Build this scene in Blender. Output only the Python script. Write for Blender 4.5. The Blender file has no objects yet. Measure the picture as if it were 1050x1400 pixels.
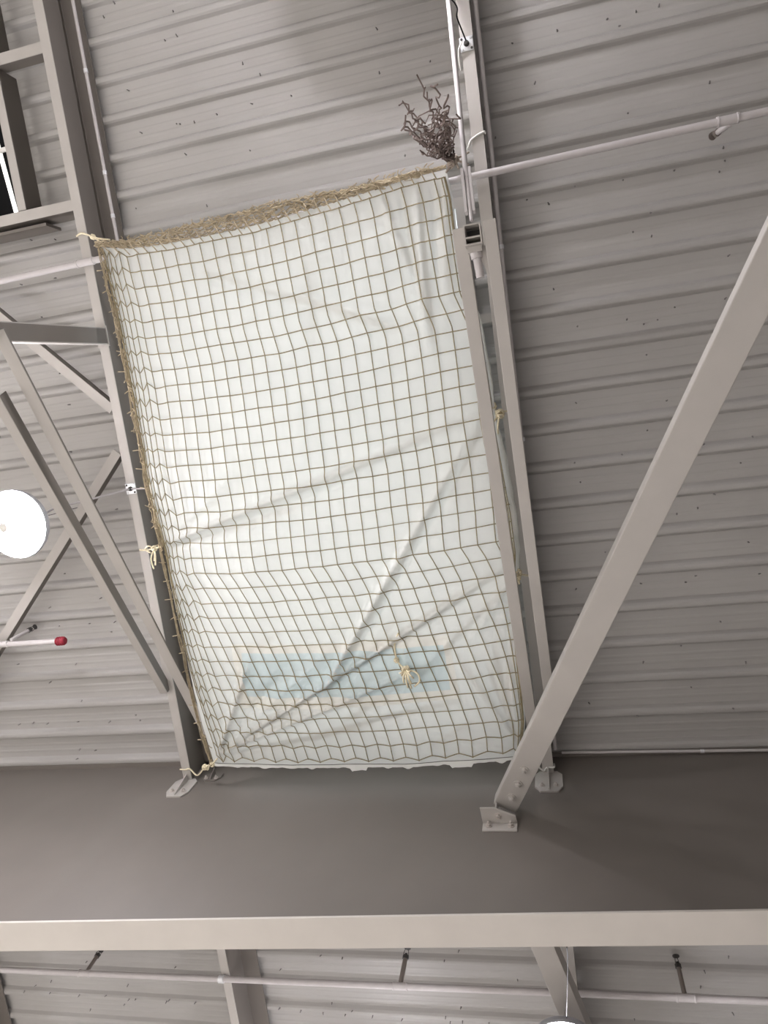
import bpy, bmesh, math, random
from mathutils import Vector, Matrix, noise
random.seed(7)
sc = bpy.context.scene
COL = sc.collection

# ------------------------------------------------------------------ camera
EYE = 1.6                                  # eye height above the floor
RX = Vector((0.9696730674712196, 0.13735918327851337, 0.20215488366600357))     # camera right in the hall
DN = Vector((-0.10262022478196184, 0.9795058532791624, -0.17331293332454925))   # camera down
FW = Vector((-0.22181801479288216, 0.147311704086674, 0.9638962756191275))      # camera forward
FPX = 960.4186
cd = bpy.data.cameras.new('camera'); cam = bpy.data.objects.new('camera', cd); COL.objects.link(cam)
m = Matrix((RX, -DN, -FW)).transposed().to_4x4(); m.translation = (0, 0, EYE); cam.matrix_world = m
cd.sensor_width = 36; cd.lens = 36 * FPX / 1400; cd.clip_start = .05; cd.clip_end = 100
sc.camera = cam

def ray(x, y): return RX * (x - 525) + DN * (y - 700) + FW * FPX
def H(x, y, h):                            # the point seen at (x, y) that lies h above the eye
    r = ray(x, y); r = r * (h / r.z); return Vector((r.x, r.y, h + EYE))
def PX(x, y, X):
    r = ray(x, y); r = r * (X / r.x); return Vector((r.x, r.y, r.z + EYE))
def PY(x, y, Y):
    r = ray(x, y); r = r * (Y / r.y); return Vector((r.x, r.y, r.z + EYE))
def W(x, y, h): return Vector((x, y, h + EYE))

# ------------------------------------------------------------------ materials
def mat(name, col, rough=.5, metal=0., var=.06, scale=6., bump=0., dirt=None):
    mt = bpy.data.materials.new(name); mt.use_nodes = True
    nt = mt.node_tree; b = nt.nodes['Principled BSDF']
    if rough > .8: b.inputs['Specular IOR Level'].default_value = .1
    b.inputs['Roughness'].default_value = rough; b.inputs['Metallic'].default_value = metal
    tc = nt.nodes.new('ShaderNodeTexCoord'); nz = nt.nodes.new('ShaderNodeTexNoise')
    nz.inputs['Scale'].default_value = scale; nz.inputs['Detail'].default_value = 5
    nt.links.new(tc.outputs['Object'], nz.inputs['Vector'])
    rp = nt.nodes.new('ShaderNodeValToRGB')
    rp.color_ramp.elements[0].position = .3; rp.color_ramp.elements[1].position = .7
    rp.color_ramp.elements[0].color = [c * (1 - var) for c in col] + [1]
    rp.color_ramp.elements[1].color = [min(1, c * (1 + var)) for c in col] + [1]
    nt.links.new(nz.outputs['Fac'], rp.inputs['Fac'])
    nt.links.new(rp.outputs['Color'], b.inputs['Base Color'])
    if bump:
        bp = nt.nodes.new('ShaderNodeBump'); bp.inputs['Strength'].default_value = bump; bp.inputs['Distance'].default_value = .01
        nt.links.new(nz.outputs['Fac'], bp.inputs['Height']); nt.links.new(bp.outputs['Normal'], b.inputs['Normal'])
    return mt
def emis(name, col, s):
    mt = bpy.data.materials.new(name); mt.use_nodes = True; b = mt.node_tree.nodes['Principled BSDF']
    b.inputs['Base Color'].default_value = (*col, 1); b.inputs['Emission Color'].default_value = (*col, 1)
    b.inputs['Emission Strength'].default_value = s
    return mt

DECK = mat('deck_paint', (.40, .387, .374), .5, var=.03, scale=1.5)
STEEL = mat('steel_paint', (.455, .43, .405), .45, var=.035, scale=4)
SHADED = mat('shaded_steel', (.172, .153, .137), .5, var=.04, scale=2)  # brown-grey steel, darkened to carry the shade of upright and recessed faces
PIPE = mat('pipe_paint', (.54, .51, .51), .6, var=.04, scale=12)
GALV = mat('galvanised', (.72, .73, .75), .35, .3, var=.12, scale=30)
BOLT = mat('bolt_paint', (.47, .43, .40), .4, .1, var=.05)
SCREW = mat('screw_steel', (.20, .19, .19), .5, .2, var=.1)
DARK = mat('dark_metal', (.05, .047, .045), .5, .3, var=.1)
BLACK = mat('vent_black', (.010, .010, .011), .9, var=.1)
RED = mat('red_cap', (.28, .012, .03), .45, var=.15, scale=40)
BROWN = mat('sprinkler_metal', (.22, .19, .17), .4, .4, var=.1)
CORD = mat('net_cord', (.33, .28, .18), .85, var=.2, scale=40)
BUNDLE = mat('net_bundle_cord', (.45, .38, .27), .85, var=.25, scale=30)
TAILM = mat('net_tail_cord', (.20, .16, .145), .85, var=.2, scale=30)
ROPE = mat('rope', (.82, .74, .55), .85, var=.15, scale=60)
WHITE = mat('white_plastic', (.80, .79, .76), .5, var=.03)
LAMPH = mat('lamp_housing', (.40, .41, .44), .5, .1, var=.04)
LIT_FLANGE = mat('lit_flange_steel', (.60, .565, .525), .45, var=.03, scale=4)  # lighter steel; floor bounce on the girder underside is put into the colour
CABLE = mat('cable', (.45, .43, .45), .5, var=.05)
FLOORM = mat('floor_mat', (.38, .36, .34), .6, var=.08, scale=2)
WALLM = mat('wall_paint', (.40, .38, .36), .7, var=.04, scale=2)
LENS = emis('lamp_lens', (.98, .955, 1.), 230)
SKYL = emis('skylight_pane', (.90, .965, 1.), .56)
BAR = emis('daylight_gap', (1., 1., .95), 1.2)

def cloth(name, col, trans, tmix):
    mt = bpy.data.materials.new(name); mt.use_nodes = True; nt = mt.node_tree
    nt.nodes.remove(nt.nodes['Principled BSDF']); out = nt.nodes['Material Output']
    d = nt.nodes.new('ShaderNodeBsdfDiffuse'); t = nt.nodes.new('ShaderNodeBsdfTranslucent'); mx = nt.nodes.new('ShaderNodeMixShader')
    g = nt.nodes.new('ShaderNodeBsdfGlossy'); g.inputs['Roughness'].default_value = .35
    m2 = nt.nodes.new('ShaderNodeMixShader'); m2.inputs['Fac'].default_value = .04
    tc = nt.nodes.new('ShaderNodeTexCoord'); nz = nt.nodes.new('ShaderNodeTexNoise'); nz.inputs['Scale'].default_value = 9; nz.inputs['Detail'].default_value = 6
    nt.links.new(tc.outputs['Object'], nz.inputs['Vector'])
    bp = nt.nodes.new('ShaderNodeBump'); bp.inputs['Strength'].default_value = .25; bp.inputs['Distance'].default_value = .02
    nt.links.new(nz.outputs['Fac'], bp.inputs['Height'])
    for n in (d, t, g): nt.links.new(bp.outputs['Normal'], n.inputs['Normal'])
    d.inputs['Color'].default_value = (*col, 1); t.inputs['Color'].default_value = (*trans, 1); g.inputs['Color'].default_value = (1, 1, 1, 1)
    mx.inputs['Fac'].default_value = tmix
    nt.links.new(d.outputs[0], mx.inputs[1]); nt.links.new(t.outputs[0], mx.inputs[2])
    nt.links.new(mx.outputs[0], m2.inputs[1]); nt.links.new(g.outputs[0], m2.inputs[2]); nt.links.new(m2.outputs[0], out.inputs['Surface'])
    return mt
TARP = cloth('white_tarp', (.86, .86, .835), (.81, .815, .795), .42)
CREASE_SHADE = cloth('crease_shade_cloth', (.82, .82, .80), (.76, .77, .76), .36)  # duller cloth for the added crease strips, so less skylight passes
PATCH = cloth('patch_sheet', (.74, .83, .86), (.84, .93, .96), .46)
TAPE = cloth('tape', (.94, .935, .90), (.92, .92, .88), .3)

# ------------------------------------------------------------------ mesh helpers
class MB:
    def __init__(s): s.v = []; s.f = []
    def add(s, vs, fs):
        o = len(s.v); s.v += [Vector(v) for v in vs]; s.f += [[i + o for i in f] for f in fs]; return s
    def box(s, a, b):
        x0, y0, z0 = a; x1, y1, z1 = b
        return s.add([(x0,y0,z0),(x1,y0,z0),(x1,y1,z0),(x0,y1,z0),(x0,y0,z1),(x1,y0,z1),(x1,y1,z1),(x0,y1,z1)],
                     [(0,3,2,1),(4,5,6,7),(0,1,5,4),(1,2,6,5),(2,3,7,6),(3,0,4,7)])
    def bar(s, a, b, w, d, up=(0,0,1), off=(0,0)):     # rectangular bar from a to b: w across, d along 'up'
        a, b = Vector(a), Vector(b); t = (b - a).normalized(); sd = t.cross(Vector(up)).normalized(); u = sd.cross(t).normalized()
        vs = []
        for p in (a, b):
            c = p + sd * off[0] + u * off[1]
            vs += [c - sd*w/2 - u*d/2, c + sd*w/2 - u*d/2, c + sd*w/2 + u*d/2, c - sd*w/2 + u*d/2]
        return s.add(vs, [(0,1,2,3),(7,6,5,4),(0,4,5,1),(1,5,6,2),(2,6,7,3),(3,7,4,0)])
    def tube(s, pts, r, n=8, cap=True):
        pts = [Vector(p) for p in pts]; L = len(pts); rr = r if isinstance(r, (list, tuple)) else [r] * L
        t0 = (pts[1] - pts[0]).normalized()
        u = t0.cross(Vector((0,0,1)))
        if u.length < .1: u = t0.cross(Vector((1,0,0)))
        u.normalize(); vs = []; fs = []
        for i, p in enumerate(pts):
            t = (pts[min(i+1, L-1)] - pts[max(i-1, 0)])
            if t.length < 1e-9: t = t0
            t.normalize(); u = (u - t * u.dot(t))
            if u.length < 1e-6: u = t.orthogonal()
            u.normalize(); w = t.cross(u)
            for k in range(n):
                a = 2 * math.pi * k / n; vs.append(p + (u * math.cos(a) + w * math.sin(a)) * rr[i])
        for i in range(L - 1):
            for k in range(n):
                fs.append((i*n+k, i*n+(k+1)%n, (i+1)*n+(k+1)%n, (i+1)*n+k))
        if cap: fs += [tuple(reversed(range(n))), tuple(range((L-1)*n, L*n))]
        return s.add(vs, fs)
    def prism(s, poly, base, ax, ay, az, L):           # 2-D polygon (ax, ay) extruded along az by L
        ax, ay, az, base = Vector(ax), Vector(ay), Vector(az), Vector(base); n = len(poly)
        vs = [base + ax*p[0] + ay*p[1] for p in poly] + [base + ax*p[0] + ay*p[1] + az*L for p in poly]
        return s.add(vs, [tuple(reversed(range(n))), tuple(range(n, 2*n))] + [(i, (i+1)%n, n+(i+1)%n, n+i) for i in range(n)])
    def lathe(s, prof, c, ax=(0,0,1), n=40):           # profile of (radius, height)
        c = Vector(c); a = Vector(ax).normalized(); u = a.orthogonal().normalized(); w = a.cross(u); vs = []; fs = []
        for r, h in prof:
            for k in range(n):
                t = 2*math.pi*k/n; vs.append(c + a*h + (u*math.cos(t) + w*math.sin(t))*r)
        for i in range(len(prof)-1):
            for k in range(n): fs.append((i*n+k, i*n+(k+1)%n, (i+1)*n+(k+1)%n, (i+1)*n+k))
        return s.add(vs, fs)
    def build(s, name, m, parent=None, smooth=False, bevel=0):
        me = bpy.data.meshes.new(name)
        org = Vector((0,0,0))
        if parent is None and s.v:                      # origin at the centre of the thing
            lo = Vector([min(v[i] for v in s.v) for i in range(3)]); hi = Vector([max(v[i] for v in s.v) for i in range(3)]); org = (lo + hi) / 2
        elif parent is not None: org = parent.location
        me.from_pydata([v - org for v in s.v], [], s.f)
        bm = bmesh.new(); bm.from_mesh(me); bmesh.ops.recalc_face_normals(bm, faces=bm.faces); bm.to_mesh(me); bm.free()
        if smooth:
            for p in me.polygons: p.use_smooth = True
            if smooth == 'auto': me.set_sharp_from_angle(angle=math.radians(40))
        me.materials.append(m)
        o = bpy.data.objects.new(name, me); COL.objects.link(o)
        if parent is None: o.location = org
        else: o.parent = parent
        if bevel:
            b = o.modifiers.new('bevel', 'BEVEL'); b.width = bevel; b.segments = 2; b.limit_method = 'ANGLE'
        return o

def tag(o, label=None, cat=None, group=None, kind=None):
    if label: o['label'] = label
    if cat: o['category'] = cat
    if group: o['group'] = group
    if kind: o['kind'] = kind
    return o
def thing(name, loc, label, cat, group=None):
    o = bpy.data.objects.new(name, None); o.empty_display_size = .1; COL.objects.link(o); o.location = loc
    return tag(o, label, cat, group)
def sub(mb, name, m, part, **k):                        # sub-part: under a part whose own origin is its parent's
    root = part.parent; o = mb.build(name, m, root, **k); o.parent = part; return o
def bolt_mb(p, ax, r=.016, h=.014):                     # hex head on a washer
    p = Vector(p); ax = Vector(ax).normalized(); b = MB()
    b.lathe([(0, 0), (r*1.45, 0), (r*1.45, h*.3), (0, h*.3)], p, ax, 14)
    b.lathe([(0, 0), (r, 0), (r, h), (r*.8, h*1.15), (0, h*1.15)], p, ax, 6)
    b.lathe([(0, 0), (r*.5, 0), (r*.5, h*1.9), (0, h*1.9)], p, ax, 8)
    return b
def wob(pts, amp, f=1.):
    out = []
    for i, p in enumerate(pts):
        q = Vector(p); out.append(q + Vector((noise.noise(q*f+Vector((3,7,1))), noise.noise(q*f+Vector((11,2,5))), noise.noise(q*f+Vector((5,13,9)))))*amp)
    return out
def path(a, b, n): return [Vector(a).lerp(Vector(b), i/(n-1)) for i in range(n)]
def spline(P, n):                                       # Catmull-Rom through P
    P = [Vector(p) for p in P]; Q = [P[0]] + P + [P[-1]]; out = []
    for i in range(1, len(Q)-2):
        for k in range(n):
            t = k/n; a, b, c, d = Q[i-1], Q[i], Q[i+1], Q[i+2]
            out.append(.5*((2*b) + (c-a)*t + (2*a-5*b+4*c-d)*t*t + (3*b-a-3*c+d)*t**3))
    return out + [P[-1]]

# ------------------------------------------------------------------ the hall shell
X0, X1, Y0, Y1 = -17.0, 13.0, -16.0, 14.0
HD = 5.85                       # roof deck above the eye
HB = 5.797                      # underside of its ribs
PIT = .30525; RY = 1.632        # rib pitch, the far foot of one rib
d = MB(); prof = []
k0 = int((Y0 - RY) / PIT) + 1; k1 = int((Y1 - RY) / PIT)
prof.append((Y0, HD))
for k in range(k0, k1 + 1):
    y = RY + k*PIT
    prof += [(y-.104, HD), (y-.099, HD-.003), (y-.082, HB+.018), (y-.066, HB+.003), (y-.054, HB), (y-.038, HB), (y-.026, HB+.003), (y-.014, HB+.018), (y-.002, HD-.003), (y+.002, HD)]
    for j in (.075, .140): prof += [(y+j-.016, HD), (y+j-.006, HD-.0018), (y+j+.006, HD-.0018), (y+j+.016, HD)]
prof.append((Y1, HD))
vs = [W(x, y, h) for x in (X0, X1) for y, h in prof]; n = len(prof)
d.add(vs, [(i, i+1, n+i+1, n+i) for i in range(n-1)])
ceil = tag(d.build('ceiling', DECK), kind='structure')
for p in ceil.data.polygons: p.use_smooth = False
tag(MB().box((X0, Y0, -.1), (X1, Y1, 0)).build('floor', FLOORM), kind='structure')
for nm, a, b in (('wall_left', (X0-.1, Y0, 0), (X0, Y1, HD+EYE)), ('wall_right', (X1, Y0, 0), (X1+.1, Y1, HD+EYE)),
                 ('wall_back', (X0, Y0-.1, 0), (X1, Y0, HD+EYE)), ('wall_front', (X0, Y1, 0), (X1, Y1+.1, HD+EYE))):
    tag(MB().box(a, b).build(nm, WALLM), kind='structure')

# screw tips poking through the deck
def crop(ox, oy, s, pts): return [(ox + a/s, oy + b/s) for a, b in pts]
SC = crop(0, 0, 2.625, [(372,62),(620,40),(592,145),(635,130),(410,12),(870,230),(462,325),(942,280),(905,372),(778,410),(632,443),(645,444),(697,440),(508,477),(667,555),(897,540),(487,748),(742,740),(1045,343),(113,862),(198,860),(213,1000),(92,1025)])
SC += crop(750, 0, 3.5, [(43,145),(280,90),(338,122),(420,55),(528,30),(772,397),(380,540),(123,900),(357,860),(602,815),(845,768),(818,822),(828,720),(3,977),(483,1025),(405,1110),(493,1132),(860,1225),(25,1385)])
SC += crop(750, 400, 3.5, [(845,30),(605,70),(375,130),(523,130),(457,150),(138,162),(470,298),(130,527),(565,518),(473,660),(347,772),(123,812),(153,908),(977,688),(920,815),(783,960),(715,1030),(615,1058),(957,1195),(272,1243),(703,1357),(655,1387),(440,1393),(1008,1347),(735,725)])
SC += crop(500, 0, 3.5, [(55,140),(307,293),(65,350),(187,745),(703,205),(917,147),(808,400),(620,660),(770,955),(877,975)])
SC += crop(0, 400, 2.625, [(163,90),(213,290),(250,402),(15,433),(13,517),(268,570),(420,777)])
SC += crop(0, 750, 2.625, [(232,90),(363,177),(180,210),(413,262),(322,270),(212,278),(400,300),(67,415),(273,413),(182,478),(305,537),(487,598),(503,617),(72,630),(120,624),(173,627),(282,622),(395,620),(287,720),(345,724),(290,745)])
SC += crop(0, 1230, 2, [(140,222),(98,235),(75,240),(145,245),(225,250),(298,252),(350,233),(360,262),(377,262),(462,267),(470,263),(541,270),(247,300),(340,287),(480,185),(237,170),(882,142),(940,148),(768,190),(770,285),(827,292),(887,298),(907,283),(967,293),(948,303),(1022,306)])
SC += crop(525, 1230, 2, [(167,155),(205,140),(20,218),(365,220),(170,308),(211,295),(216,320),(183,322),(288,325),(384,332),(53,315),(943,156),(872,182),(867,238),(953,310),(685,328)])
SC += [(790,838),(806,873),(788,805),(832,858),(805,961),(880,905),(930,880),(985,850),(1020,905),(945,940),(870,975),(1000,965)]
sm = MB(); L = .032
sm.tube([(0,0,0),(0,0,-L*.7),(0,0,-L)], [.0045,.0045,.001], 6); sm.lathe([(.007,0),(.007,-.004),(.0045,-.005)], (0,0,0), n=6)
sme = bpy.data.meshes.new('screw'); sme.from_pydata(sm.v, [], sm.f); sme.materials.append(SCREW)
rest = MB()
for i, (x, y) in enumerate(SC):
    p = H(x, y, HD-.008); p.z = HD + EYE
    tilt = Matrix.Rotation(random.uniform(-.35,.35), 3, 'X') @ Matrix.Rotation(random.uniform(-.35,.35), 3, 'Y')
    # on a rib the tip comes out of the rib's underside
    f = ((p.y - RY) / PIT) % 1 * PIT
    if f > PIT - .104: p.z = HB + EYE
    if i < 99:
        o = bpy.data.objects.new('screw', sme); COL.objects.link(o); o.parent = ceil
        o.location = p - ceil.location; o.rotation_euler = tilt.to_euler()
    else: rest.add([p + tilt @ v for v in sm.v], sm.f)
o = rest.build('screw_tips', SCREW, ceil); o['kind'] = 'stuff'

# ------------------------------------------------------------------ main girder
gt = thing('roof_girder', W(-2, 3.18, 4), 'deep grey tapered roof girder spanning the whole width below the white sheet', 'girder')
def gb(x): return 3.55 + (x + 3.83) * .0561      # height of its lower edge
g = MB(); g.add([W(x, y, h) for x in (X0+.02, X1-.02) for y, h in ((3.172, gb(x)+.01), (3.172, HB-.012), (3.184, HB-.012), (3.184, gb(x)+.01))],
     [(0,1,2,3),(7,6,5,4),(0,4,5,1),(1,5,6,2),(2,6,7,3),(3,7,4,0)]); g.build('web', SHADED, gt)
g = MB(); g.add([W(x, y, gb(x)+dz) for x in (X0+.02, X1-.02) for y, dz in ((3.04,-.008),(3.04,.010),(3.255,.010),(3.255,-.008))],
     [(0,1,2,3),(7,6,5,4),(0,4,5,1),(1,5,6,2),(2,6,7,3),(3,7,4,0)]); g.build('bottom_flange', LIT_FLANGE, gt, bevel=.003)
MB().box(W(X0+.02, 3.13, HB-.012), W(X1-.02, 3.226, HB)).build('top_flange', SHADED, gt)

# ------------------------------------------------------------------ purlins
HP = 5.51                       # underside of the purlins
def end_plate(root, xc, yw, s, hb=HP):            # octagonal plate on the girder web with a stiffener and two bolts
    y = yw - s*.012
    pl = MB().prism([(-.07,.02),(.07,.02),(.11,-.03),(.11,-.20),(.07,-.275),(-.07,-.275),(-.11,-.20),(-.11,-.03)], W(xc, yw, hb), (1,0,0), (0,0,1), (0,-s,0), .014).build('end_plate', STEEL, root)
    sub(MB().prism([(0,-.01),(0,-.25),(.012,-.25),(.06,-.01)], W(xc-.005, yw - s*.014, hb), (0,-s,0), (0,0,1), (1,0,0), .01), 'stiffener', STEEL, pl)
    for dx in (-.055, .055): sub(bolt_mb(W(xc+dx, yw - s*.014, hb-.19), (0,-s,0), .017), 'bolt', BOLT, pl, smooth='auto')
def purlin(xl, xr, tl, tr, wx, ya, yb, label, ends, group=None):
    r = thing('roof_purlin', W((xl+xr)/2, (ya+yb)/2, HP), label, 'beam', group)
    MB().box(W(xl, ya, HP), W(xr, yb, HP+.010)).build('bottom_flange', STEEL, r, bevel=.002)
    MB().box(W(wx-.008, ya, HP+.010), W(wx, yb, HB-.012)).build('web', SHADED, r)
    MB().box(W(tl, ya, HB-.012), W(tr, yb, HB)).build('top_flange', SHADED, r)
    for yw, s in ends: end_plate(r, (xl+xr)/2, yw, s)
    return r
purlin(-3.525, -3.440, -3.50, -3.271, -3.442, Y0+.02, 3.158, 'light grey roof purlin along the left side of the white sheet', [(3.172, 1)])
pr_ = purlin(-.237, -.146, -.237, -.150, -.184, Y0+.02, 3.158, 'light grey roof purlin above the two parallel rails right of the white sheet', [(3.172, 1)])
purlin(-3.525, -3.440, -3.50, -3.271, -3.442, 3.198, Y1-.02, 'grey roof purlin seen beyond the girder, left of the picture centre', [(3.184, -1)])
purlin(-.237, -.146, -.237, -.150, -.184, 3.198, Y1-.02, 'grey roof purlin seen beyond the girder, behind the hanging lamp', [(3.184, -1)])
purlin(-6.685, -6.600, -6.66, -6.431, -6.602, 3.198, Y1-.02, 'grey roof purlin cut off by the lower left corner beyond the girder', [(3.184, -1)])
purlin(2.96, 3.05, 2.96, 3.05, 3.01, Y0+.02, 3.158, 'grey roof purlin at the far right end of the big diagonal brace', [(3.172, 1)])

# second bracket half hidden behind the lower left corner of the sheet
br = thing('clip_bracket', PY(291, 1063, 3.172), 'small shaded steel bracket on the girder web by the lower left sheet corner', 'bracket')
c = PY(291, 1063, 3.172)
MB().prism([(-.09,.05),(.09,.05),(.09,-.02),(.05,-.07),(-.05,-.07),(-.09,-.02)], c, (1,0,0), (0,0,1), (0,-1,0), .012).build('plate', SHADED, br)
MB().prism([(0,.05),(0,-.06),(.02,-.06),(.06,.05)], c + Vector((0,-.012,0)), (0,-1,0), (0,0,1), (1,0,0), .01).build('stiffener', SHADED, br)
for dx in (-.05, .05): bolt_mb(c + Vector((dx,-.012,-.03)), (0,-1,0), .014).build('bolt', BOLT, br, smooth='auto')

# ------------------------------------------------------------------ roof opening framing, upper left
def channel(name, a, b, w, dep, label, side, web=None):      # flange below, web on one side
    r = thing(name, (Vector(a)+Vector(b))/2, label, 'beam', None); a, b = Vector(a), Vector(b)
    t = (b-a).normalized(); sd = t.cross(Vector((0,0,1))).normalized()
    MB().bar(a, b, w, .008, off=(0, .004)).build('bottom_flange', STEEL, r)
    MB().bar(a, b, .008, dep, off=(side*(w/2-.004), .008+dep/2)).build('web', SHADED, r)
    return r
ZT = HB - 5.56 - .02
channel('header_beam', W(-5.6, -3.222, 5.56), W(-3.53, -3.222, 5.56), .085, .12, 'upper header beam of the framed roof opening, joined to the left purlin', -1)
channel('header_beam', W(-5.6, -2.0, 5.56), W(-3.53, -2.0, 5.56), .085, ZT, 'lower header beam of the framed roof opening above the netting corner', -1)
channel('trimmer_beam', W(-4.035, -3.17, 5.565), W(-4.035, -2.05, 5.565), .075, ZT, 'short trimmer beam between the two header beams at the left edge', 1)
channel('trimmer_beam', W(-4.045, -6.5, 5.565), W(-4.045, -3.27, 5.565), .075, ZT, 'dark trimmer beam above the upper header beam in the top left corner', 1)
MB().box(W(-4.6, -1.925, 5.60), W(-3.86, -1.90, 5.80)).build('x', SHADED).name = 'flashing_strip'
tag(bpy.data.objects['flashing_strip'], 'short flashing strip fixed beneath the lower header beam', 'strip')
vt = thing('roof_vent', W(-4.8, -2.6, 5.75), 'dark roof vent with bright daylight gaps inside the framed opening', 'vent')
MB().box(W(-5.5, -3.16, 5.79), W(-4.085, -2.06, 5.805)).build('dark_opening', BLACK, vt)  # black panel below the deck, stands in for the darkness of the opening
MB().bar(W(-4.30, -3.1, 5.74), W(-4.22, -2.07, 5.74), .03, .02).build('daylight_slit', BAR, vt)
MB().bar(W(-5.3, -2.60, 5.72), W(-4.085, -2.62, 5.72), .035, .02).build('louvre_bar', WHITE, vt)

# ------------------------------------------------------------------ skylight above the sheet
sk = MB().box(W(-3.16, -1.45, 5.795), W(-.42, 2.92, 5.81)).build('window_1', SKYL); tag(sk, kind='structure')
cu = MB()
for a, b in (((-3.22,-1.5,5.76),(-3.15,2.97,5.812)), ((-.43,-1.5,5.76),(-.36,2.97,5.812)), ((-3.15,-1.5,5.76),(-.43,-1.43,5.812)), ((-3.15,2.9,5.76),(-.43,2.97,5.812))): cu.box(W(*a), W(*b))
cu.build('window_frame', STEEL, sk)
sk.children[0].data.transform(Matrix.Translation((0,0,0)))

# ------------------------------------------------------------------ conduits and pipes
def conduit(pts, r, label, m=PIPE, clips=(), name='conduit', cat='conduit', n=10):
    mb = MB().tube(pts, r, n)
    if not clips: return tag(mb.build(name, m, smooth='auto'), label, cat)
    t = thing(name, Vector(pts[0]).lerp(Vector(pts[-1]), .5), label, cat); mb.build('tube', m, t, smooth='auto')
    for c in clips: c(t)
    return t
def coupling(p, ax, r, l):
    def f(t):
        ax_ = Vector(ax).normalized(); p_ = Vector(p)
        MB().lathe([(r*.8,-l/2),(r*1.12,-l/2),(r*1.18,-l/2+.012),(r*1.05,-l/2+.016),(r*1.05,l/2-.016),(r*1.18,l/2-.012),(r*1.12,l/2),(r*.8,l/2)], p_, ax_, 18).build('coupling', m_pipe[0], t, smooth='auto')
    return f
m_pipe = [PIPE]
def clip(p, ax, r, w=.03):
    def f(t): MB().lathe([(r*.9,-w/2),(r*1.25,-w/2),(r*1.25,w/2),(r*.9,w/2)], p, ax, 14).build('clip', GALV, t, smooth='auto')
    return f
def sprinkler(p, tip, r=.014, m=BROWN, hm=None):
    def f(t):
        p_, q = Vector(p), Vector(tip); ax = (q-p_).normalized(); l = (q-p_).length
        s = MB().tube([p_, p_.lerp(q,.72)], r, 10); s = s.build('sprinkler_drop', m, t, smooth='auto')
        h = MB().lathe([(0,0),(r*1.35,0),(r*1.35,.03),(r*.8,.035),(r*.6,.05)], p_.lerp(q,.70), ax, 10)
        h.tube([p_.lerp(q,.8)+ax.orthogonal()*r, q+ax.orthogonal()*r*.5], .003, 5).tube([p_.lerp(q,.8)-ax.orthogonal()*r, q-ax.orthogonal()*r*.5], .003, 5)
        h.lathe([(0,-.004),(r*1.5,-.004),(r*1.5,.002),(0,.002)], q, ax, 12)
        sub(h, 'sprinkler_head', hm or DARK, s)
    return f
conduit([W(-3.290,-7.5,5.72), W(-3.298,-3.5,5.72), W(-3.298,-1.8,5.72), W(-3.298,3.0,5.72)], .014, 'thin electrical conduit running along the left purlin web',
        clips=[clip(W(-3.298,y,5.72),(0,1,0),.014) for y in (-3.05,-2.25,-1.9)])
conduit([W(-.105,-7.5,5.60), W(-.109,-1.7,5.60), W(-.119,-.7,5.60), W(-.12,3.0,5.60)], .018, 'grey conduit running along the right purlin web',
        clips=[clip(W(-.114,y,5.60),(0,1,0),.018) for y in (-1.05,.4)])
conduit([H(768,1029,5.77), H(1050,1025.5,5.77), H(1300,1022,5.77)], .012, 'thin pale conduit along the top of the girder web at right', clips=[clip(H(960,1026.8,5.77),(1,0,0),.012)])
# branch line crossing behind the sheet
A, B = W(-9, -1.445, 5.468), W(4.5, -1.60, 5.468); ax = B - A
pa, pb = H(985,162,5.468), H(973,187,5.62)
conduit([A, B], .027, 'grey sprinkler pipe crossing the roof behind the top of the sheet', name='sprinkler_pipe', cat='pipe',
        clips=[coupling(Vector((H(118,366,5.468).x, A.y+(H(118,366,5.468).x-A.x)/(B.x-A.x)*(B.y-A.y), A.z)), ax, .028, .16), coupling(Vector((H(995,165,5.468).x, A.y+(H(995,165,5.468).x-A.x)/(B.x-A.x)*(B.y-A.y), A.z)), ax, .030, .14),
               sprinkler(H(1000,168,5.47), H(974,186,5.72), .019, PIPE, BROWN)])
# stub line with the red cap
A, B = W(-9, 1.705, 5.5), H(79,876.8,5.5); ax = B - A
conduit([A, B], .027, 'grey sprinkler pipe at the left edge ending in a red cap', name='sprinkler_pipe', cat='pipe',
        clips=[coupling(H(4,881,5.5), ax, .029, .12), sprinkler(H(15,875,5.51), H(48,857,5.80), .018, PIPE),
               lambda t: MB().lathe([(.02,-.01),(.036,-.01),(.042,.0),(.036,.01),(.043,.022),(.037,.034),(.043,.046),(.036,.058),(.041,.066),(.03,.08),(0,.083)], H(79,876.8,5.5), ax, 16).build('end_cap', RED, t, smooth='auto')])
# branch line beyond the girder
A, B = H(0,1326,5.475), H(1050,1369,5.475); dd = B - A; A = A - dd*.35; B = B + dd*.35; ax = B - A
def on(x, y): return H(x, y, 5.475)
conduit([A, B], .028, 'long grey sprinkler pipe running across beyond the girder', name='sprinkler_pipe', cat='pipe',
        clips=[coupling(on(115,1330.7), ax, .030, .13), coupling(on(547,1348.4), ax, .030, .14), coupling(on(938,1364.4), ax, .030, .16),
               clip(on(303,1338.4), ax, .030, .05),
               sprinkler(on(117,1330.7), H(138,1299,5.78), .020), sprinkler(on(547,1348), H(557,1296,5.80), .022), sprinkler(on(937,1364), H(924,1307,5.80), .020)])

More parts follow.
